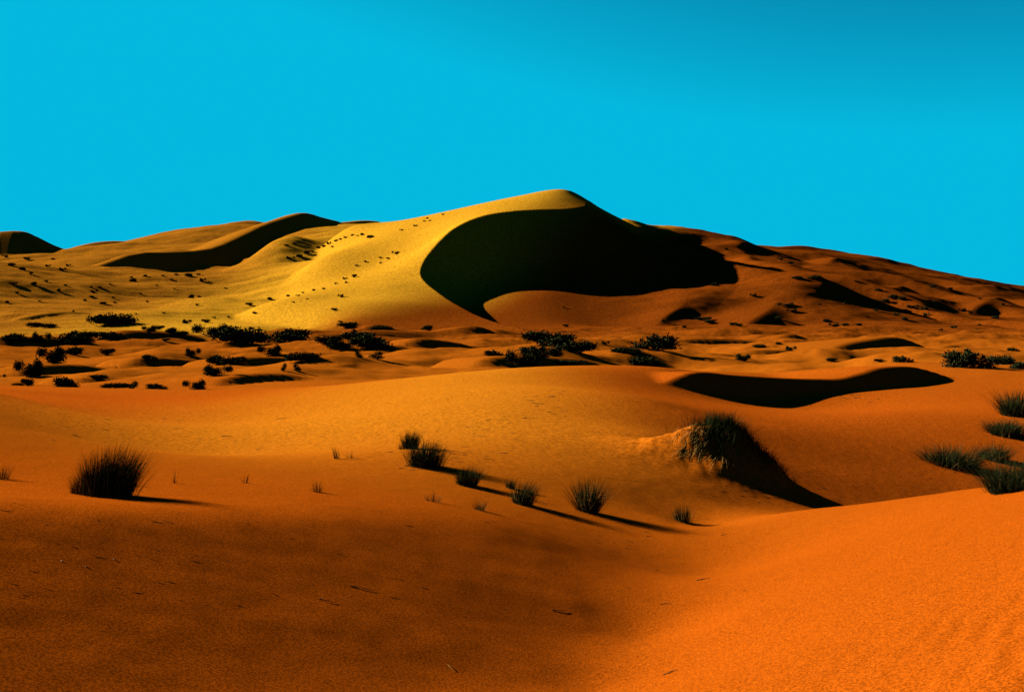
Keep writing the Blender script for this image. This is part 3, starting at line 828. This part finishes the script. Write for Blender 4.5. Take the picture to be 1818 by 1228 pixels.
GV = 'dark shrubs scattered over the valley floor'
Y0 = 54.0
valley = [
    (205, 576, 62, 22, 2, 'low wide shrub at the tail of the dark crest below the left far slope'),
    (18, 607, 42, 17, 0, 'wide dark shrub cut by the left edge, middle of the valley'),
    (52, 606, 18, 10, 1, 'tiny shrub in the gap between two wide dark shrubs at far left'),
    (76, 608, 26, 20, 1, 'upright dark shrub second from the left edge'),
    (126, 609, 58, 24, 0, 'wide dark shrub third from the left edge in mid valley'),
    (60, 579, 22, 8, 2, 'flat small shrub near the left edge under the dark crest'),
    (86, 581, 20, 8, 2, 'flat small shrub right of a like one under the dark crest'),
    (205, 602, 44, 15, 0, 'low spreading shrub right of the wide dark ones'),
    (172, 600, 28, 10, 2, 'sparse low shrub left of the low spreading one'),
    (263, 589, 22, 12, 1, 'small round shrub left of the pair before the big dark clump'),
    (282, 585, 16, 9, 3, 'smallest shrub above the small round one'),
    (303, 591, 22, 11, 0, 'small shrub at the left of the pair before the big dark clump'),
    (320, 595, 20, 9, 2, 'small flat shrub at the right of the pair before the big dark clump'),
    (294, 606, 12, 7, 3, 'tiny lone shrub below the pair of small shrubs'),
    (333, 574, 14, 8, 1, 'tiny shrub on the far edge of the valley left of the spur foot'),
    (366, 573, 14, 8, 3, 'tiny shrub on the far edge of the valley, nearer the spur foot'),
    (370, 597, 52, 24, 1, 'left end of the big dark shrub clump in mid valley'),
    (402, 600, 42, 24, 0, 'second bush of the big dark clump in mid valley'),
    (436, 608, 76, 30, 2, 'widest bush of the big dark clump in mid valley'),
    (506, 607, 70, 26, 0, 'rounded dark bush at the right end of the big clump'),
    (582, 611, 42, 18, 3, 'dark bush just left of the double bush below the spur foot'),
    (628, 600, 54, 13, 2, 'flat dark bush behind the double bush below the spur foot'),
    (664, 618, 66, 26, 0, 'large dark bush, right half of the double bush below the spur foot'),
    (612, 620, 44, 24, 1, 'dark bush, left half of the double bush below the spur foot'),
    (640, 636, 22, 14, 4, 'scraggly little shrub in front of the double bush'),
    (668, 637, 34, 14, 4, 'scraggly wide shrub in front of the double bush, right one'),
    (476, 632, 34, 22, 1, 'dark bush standing in the shaded streak of mid valley'),
    (533, 640, 48, 17, 2, 'low dark bush right of the shaded streak bush'),
    (345, 632, 22, 16, 1, 'small round bush just above the touching pair in the valley'),
    (380, 644, 30, 16, 0, 'dark bush, left one of the touching pair in the valley'),
    (413, 647, 40, 17, 3, 'rounded bush, right one of the touching pair in the valley'),
    (390, 666, 42, 20, 1, 'dark bush below the touching pair, with a long shadow'),
    (266, 640, 30, 12, 0, 'low dark bush in a small scooped hollow'),
    (190, 630, 22, 14, 3, 'small bush left of the scooped hollow'),
    (128, 629, 34, 15, 0, 'dark bush right of the leaning one at the left'),
    (88, 642, 42, 30, 1, 'leaning tall dark bush in the left valley with a long shadow'),
    (48, 668, 40, 34, 1, 'tall dark bush near the left edge in the front of the valley'),
    (50, 686, 22, 17, 3, 'small bush under the tall dark one near the left edge'),
    (30, 690, 16, 9, 2, 'tiny bush behind the middle dune crest near the left edge'),
    (120, 691, 38, 23, 0, 'round bush half hidden behind the middle dune crest, left one'),
    (175, 672, 26, 8, 2, 'flat scrub patch behind the middle dune crest at left'),
    (205, 688, 40, 10, 2, 'low flat bush behind the crest, left of two round ones'),
    (234, 691, 24, 14, 4, 'small grassy bush behind the crest, left of two round ones'),
    (280, 693, 30, 11, 0, 'low bush on the crest line, left of the round crest bush'),
    (342, 694, 32, 19, 1, 'round bush poking over the middle dune crest, right one'),
    (502, 658, 16, 14, 4, 'thin sprig shrub behind the dark scooped slip face'),
    (530, 660, 22, 16, 4, 'thin two stemmed shrub behind the dark scooped slip face'),
    (757, 585, 20, 9, 0, 'small shrub at the foot of the great dune, under its bright flank'),
    (618, 580, 26, 9, 2, 'small flat shrub at the spur foot of the great dune'),
    (672, 585, 34, 8, 2, 'low dark shrub at the great dune foot, right of the spur'),
    (878, 631, 26, 11, 0, 'low bush left of the block shaped tall bush'),
    (925, 655, 50, 40, 1, 'block shaped tall dark bush on the middle dune crest'),
    (950, 634, 44, 22, 0, 'dark bush behind the block shaped tall bush'),
    (962, 606, 50, 22, 2, 'left bush of the long dark thicket below the slip face'),
    (985, 616, 56, 28, 0, 'middle bush of the long dark thicket below the slip face'),
    (1022, 624, 52, 22, 2, 'right bush of the long dark thicket below the slip face'),
    (975, 632, 36, 22, 1, 'front bush of the long dark thicket below the slip face'),
    (952, 651, 16, 12, 4, 'little sprig beside the block shaped tall bush'),
    (1015, 651, 46, 15, 3, 'low feathery bush on the middle dune crest'),
    (1076, 612, 12, 8, 1, 'tiny round shrub right of the long dark thicket'),
    (1160, 620, 62, 30, 0, 'large round dark bush standing alone right of the thicket'),
    (1118, 628, 46, 14, 2, 'low dark bush left of the lone large round one'),
    (1150, 651, 50, 20, 2, 'flat dark bush in the shaded streak behind the middle dune'),
    (1322, 641, 24, 15, 1, 'small bush at the right tip of the shaded streak'),
    (1605, 643, 28, 13, 0, 'small dark bush behind the domed slip face'),
    (1724, 662, 66, 36, 0, 'large dark bush on the right, on the slope behind the slip face'),
    (1780, 646, 40, 17, 2, 'low dark bush right of the large one, near the right edge'),
    (1806, 666, 30, 14, 2, 'flat dark bush cut by the right edge'),
    (1800, 623, 16, 7, 0, 'tiny shrub above the low bush near the right edge'),
    (1350, 617, 18, 7, 2, 'small low shrub left of the pointed little dune'),
    (1384, 612, 10, 6, 0, 'tiny shrub before the pointed little dune'),
    (1406, 622, 16, 9, 1, 'round little shrub at the foot of the pointed little dune'),
    (1560, 642, 14, 6, 3, 'tiny shrub on the lit sand above the domed slip face'),
    (1475, 640, 16, 6, 2, 'tiny flat shrub on the sand left of the domed slip face'),
]
for (px, py, w, h, pr, lab) in valley:
    shrub(px, py, w, h, pr, lab, GV, y0=Y0)

# tiny shrubs on the far slopes, a few pixels each; told apart by band and by order from the left
ORD = ['leftmost', 'second', 'third', 'fourth', 'fifth', 'sixth', 'seventh', 'eighth', 'ninth', 'tenth', 'eleventh', 'twelfth', 'thirteenth', 'fourteenth', 'fifteenth', 'sixteenth', 'seventeenth', 'eighteenth']
def dots(pts, bands, what, where, group, size=(5.6, 3.8)):
    names = {2: ('upper', 'lower'), 3: ('upper', 'middle', 'lower'), 4: ('top', 'upper', 'lower', 'bottom')}[bands]
    pts = sorted(pts, key=lambda d: d[1])
    per = -(-len(pts) // bands)
    for b in range(bands):
        row = sorted(pts[b * per:(b + 1) * per], key=lambda d: d[0])
        for n, d in enumerate(row):
            px, py = d[:2]; k = d[2] if len(d) > 2 else 1.0
            rr = random.Random(int(px * 7 + py))
            lab = '%s %s %s in the %s band on %s' % (ORD[n] if n == 0 else ORD[n] + ' from left,', 'wide' if k > 2.2 else 'tiny', what, names[b], where)
            shrub(px, py + 1.5, size[0] * k * rr.uniform(0.8, 1.25), size[1] * min(k, 1.6) * rr.uniform(0.8, 1.2), rr.randrange(4), lab, group, parts=False, y0=345, name='small_shrub')

dots([(122, 471), (86, 472, 1.3), (112, 479, 1.5), (94, 459), (82, 499, 1.3), (116, 506), (23, 504, 2.2), (59, 504, 1.6), (104, 516, 1.4), (168, 518, 1.7), (163, 526), (248, 521), (233, 492), (237, 499, 1.6), (257, 489), (289, 489), (304, 496), (314, 487),
      (335, 489, 1.8), (352, 487), (361, 498, 2), (339, 527, 1.5), (354, 526), (201, 528), (203, 536, 0.8), (183, 538, 1.4), (151, 533), (401, 511, 0.8), (161, 509, 0.8), (178, 510), (196, 504, 0.8), (351, 541), (292, 555), (379, 563, 0.8), (443, 541, 2), (453, 555, 1.2), (406, 563),
      (40, 478, 1.6), (20, 470, 1.8), (55, 486, 1.3), (30, 520, 1.3), (12, 536, 1.2), (70, 534, 0.8), (130, 552, 0.8), (240, 556, 0.7), (262, 535, 0.8), (48, 460, 1.6), (8, 455, 1.6), (310, 512, 0.7), (278, 506, 0.7)],
     4, 'shrub', 'the olive left slope', 'tiny shrubs on the left far slope')
dots([(480, 531, 1.5), (512, 525), (528, 524), (538, 519), (557, 515), (575, 512), (597, 503), (604, 526, 1.6), (594, 550, 1.8), (604, 571, 1.2), (613, 494), (615, 501), (629, 491, 1.6), (634, 471, 0.8), (649, 464, 0.9), (675, 457), (689, 458), (701, 449, 1.6), (675, 466, 0.8), (545, 530, 0.8), (520, 536, 0.8), (626, 578, 2)],
     2, 'shrub', 'the bright spur', 'tiny shrubs on the bright spur')
dots([(508, 435), (523, 432), (540, 427, 1.2), (517, 459, 2), (530, 455, 1.5), (544, 449, 1.6), (554, 446), (567, 439, 1.3), (584, 432, 1.4), (596, 427), (613, 421), (625, 417), (644, 416), (657, 421, 1.5), (712, 408), (738, 400), (753, 392, 0.8), (758, 387, 0.8), (763, 391, 0.8), (787, 380, 0.8), (634, 418, 0.8), (605, 424, 0.9), (575, 437, 1.0), (560, 452, 0.9), (590, 438, 0.9)],
     2, 'shrub', 'the high lit flank', 'tiny shrubs on the upper lit flank')
dots([(1217, 430, 2), (1244, 442, 2), (1290, 442), (1384, 460, 1.6), (1404, 467, 1.3), (1379, 479), (1445, 493, 3.2), (1418, 494, 2.4), (1520, 499), (1561, 515, 1.6), (1656, 508, 1.5), (1688, 513, 1.5), (1584, 527, 3.2), (1570, 534, 2.2), (1600, 530, 2.2), (1622, 544, 3.4), (1608, 552, 2), (1640, 548, 2), (1554, 550, 1.3), (1593, 559, 1.8), (1608, 567, 1.8), (1646, 559, 1.8),
      (1707, 550, 1.6), (1724, 556, 1.4), (1766, 564, 2), (1693, 581, 1.6), (1794, 586, 1.4), (1758, 612, 1.2), (1737, 600, 1.2), (1392, 542, 4), (1404, 552, 2.5), (1380, 564, 3), (1336, 525, 2), (1271, 506, 2), (1248, 567, 4), (1262, 572, 2.4), (1302, 576, 2.4), (1312, 578, 1.6), (1479, 578, 3), (1470, 570, 2), (1501, 595, 2.4), (1526, 584, 1.4),
      (1500, 538, 1.0), (1455, 540, 1.0), (1660, 536, 1.2), (1740, 576, 1.0), (1670, 590, 1.0), (1780, 540, 1.0), (1540, 562, 1.0), (1740, 530, 1.0), (1000, 545, 0.8), (1005, 579, 2), (1180, 570, 1.4), (1215, 581, 1.4)],
     4, 'shrub', 'the brown right slope', 'small shrubs on the right far slopes')

# ------------------------------------------------------------------ twigs and pebbles on the near sand
def twig(px, py, length_px, angle, label, fork=False, mat=TWIG, thick=0.0035, rise=0.004):
    p = pick(px, py)
    s = p[1] / FPX
    L = length_px * s
    rs = np.random.RandomState(int(px + py))
    runs = [((0, 0), angle, L)]
    if fork:
        runs.append((None, angle + 0.5, L * 0.5))
    cos_, qs_ = [], []
    for st, an, ln in runs:
        n = 6
        if st is None:
            st = (math.cos(angle) * L * 0.35, math.sin(angle) * L * 0.35)
        wob = np.cumsum(rs.randn(n) * 0.035) * ln
        b0 = len(cos_)
        for i in range(n):
            t = i / (n - 1)
            x = st[0] + math.cos(an) * ln * t - math.sin(an) * wob[i]
            y = st[1] + math.sin(an) * ln * t + math.cos(an) * wob[i]
            z = float(height(np.array([p[0] + x]), np.array([p[1] + y]))[0]) - p[2] + thick * 0.5 + rise * math.sin(t * 2.6)
            rad = thick * (1 - 0.6 * t)
            for a in (0, 1.57, 3.14, 4.71):
                cos_.append((x - math.sin(an) * rad * math.cos(a), y + math.cos(an) * rad * math.cos(a), z + rad * math.sin(a)))
        for i in range(n - 1):
            for a in range(4):
                qs_.append((b0 + i * 4 + a, b0 + i * 4 + (a + 1) % 4, b0 + i * 4 + 4 + (a + 1) % 4, b0 + i * 4 + 4 + a))
    o = mesh_from('twig', np.array(cos_), np.array(qs_), mat)
    o.location = tuple(map(float, p))
    tag(o, label, 'twig', 'dead twigs lying on the near sand')

twig(1178, 1198, 28, 0.35, 'forked dark twig on the bright sand at the bottom of the picture', True, thick=0.003)
twig(795, 1180, 22, -0.9, 'short pale twig near the bottom, left of the bright slope', mat=STRAW, thick=0.002)
twig(622, 1041, 42, 0.03, 'straight dark twig lying alone on the dim slope', thick=0.003)
twig(980, 1083, 30, 0.45, 'slim dark twig where the dim slope meets the bright one', thick=0.003)
twig(1236, 1030, 36, 0.6, 'small dark twig on the lower part of the bright slope', True, thick=0.003)
twig(1172, 1073, 22, 0.2, 'short twig at the left edge of the bright slope', thick=0.0025)
twig(566, 1063, 30, -0.1, 'short twig below the straight dark one', thick=0.0025)
twig(490, 744, 26, 0.3, 'curved pale twig on the bright middle dune', mat=STRAW, thick=0.006)
twig(392, 774, 22, -0.1, 'short dark twig on the middle dune left of the curved pale one', thick=0.006)
twig(1280, 950, 14, 0.6, 'tiny twig on the bright slope beside the last tussock', thick=0.003)


def pebble(px, py, size_px, label):
    p = pick(px, py)
    r = size_px * p[1] / FPX * 0.5
    rs = np.random.RandomState(int(px))
    cos_, qs_ = [], []
    nu, nv = 8, 5
    for j in range(nv):
        ph = math.pi * (j + 0.15) / (nv - 0.7)
        for i in range(nu):
            a = 2 * math.pi * i / nu
            k = r * (1 + 0.22 * rs.randn())
            cos_.append((k * 1.3 * math.sin(ph) * math.cos(a), k * math.sin(ph) * math.sin(a), 0.7 * r * math.cos(ph)))
    for j in range(nv - 1):
        for i in range(nu):
            qs_.append((j * nu + i, j * nu + (i + 1) % nu, (j + 1) * nu + (i + 1) % nu, (j + 1) * nu + i))
    o = mesh_from('pebble', np.array(cos_), np.array(qs_)[:, ::-1], PALE)
    o.location = (float(p[0]), float(p[1]), float(p[2] + 0.3 * r))
    tag(o, label, 'pebble', 'pale pebbles on the left foreground')

pebble(110, 996, 3, 'pale pebble on the dim slope, left one of three')
pebble(153, 1006, 3, 'pale pebble on the dim slope, middle one of three')
pebble(203, 993, 3, 'pale pebble on the dim slope, right one of three')


# loose dead stems and crumbs on the sand, too small to tell apart
def litter():
    rs = random.Random(21)
    co, qd = [], []
    for x0, x1, y0, y1, n, l0, l1 in ((0, 360, 890, 1070, 26, 5, 22), (380, 1010, 925, 1110, 16, 5, 18), (915, 1010, 690, 745, 26, 5, 16), (690, 900, 785, 835, 34, 5, 18), (830, 960, 740, 800, 16, 5, 16),
                                      (1255, 1500, 862, 892, 16, 6, 18), (60, 480, 735, 800, 16, 5, 16), (1040, 1160, 940, 985, 10, 5, 12), (1640, 1800, 830, 850, 10, 6, 14), (1490, 1560, 700, 716, 8, 6, 14), (1050, 1400, 960, 1190, 8, 4, 12)):
        for k in range(n):
            px = rs.uniform(x0, x1); py = rs.uniform(y0, y1)
            p = pick(px, py, 2.5, 60)
            m = p[1] / FPX
            ln = rs.uniform(l0, l1) * m * 0.5; w = rs.uniform(0.25, 0.6) * m; an = rs.uniform(-0.35, 0.45)
            t = np.linspace(-1, 1, 4)
            bx = p[0] + np.cos(an) * ln * t; by = p[1] + np.sin(an) * ln * t + ln * 0.15 * np.sin(t * 2 + k)
            zz = height(bx, by) + w * 0.7
            b0 = len(co)
            for q in range(4):
                e = 1 - 0.6 * abs(t[q])
                for dy, dz in ((0, 1), (-0.9, -0.7), (0.9, -0.7)):
                    co.append((bx[q], by[q] + dy * w * e, zz[q] + dz * w * e))
            for q in range(3):
                for a in range(3):
                    qd.append((b0 + q * 3 + a, b0 + q * 3 + (a + 1) % 3, b0 + q * 3 + 3 + (a + 1) % 3, b0 + q * 3 + 3 + a))
    o = mesh_from('plant_litter', np.array(co), np.array(qd), TWIG)
    tag(o, 'scattered bits of dead stem lying on the near sand', 'litter', kind='stuff')

litter()
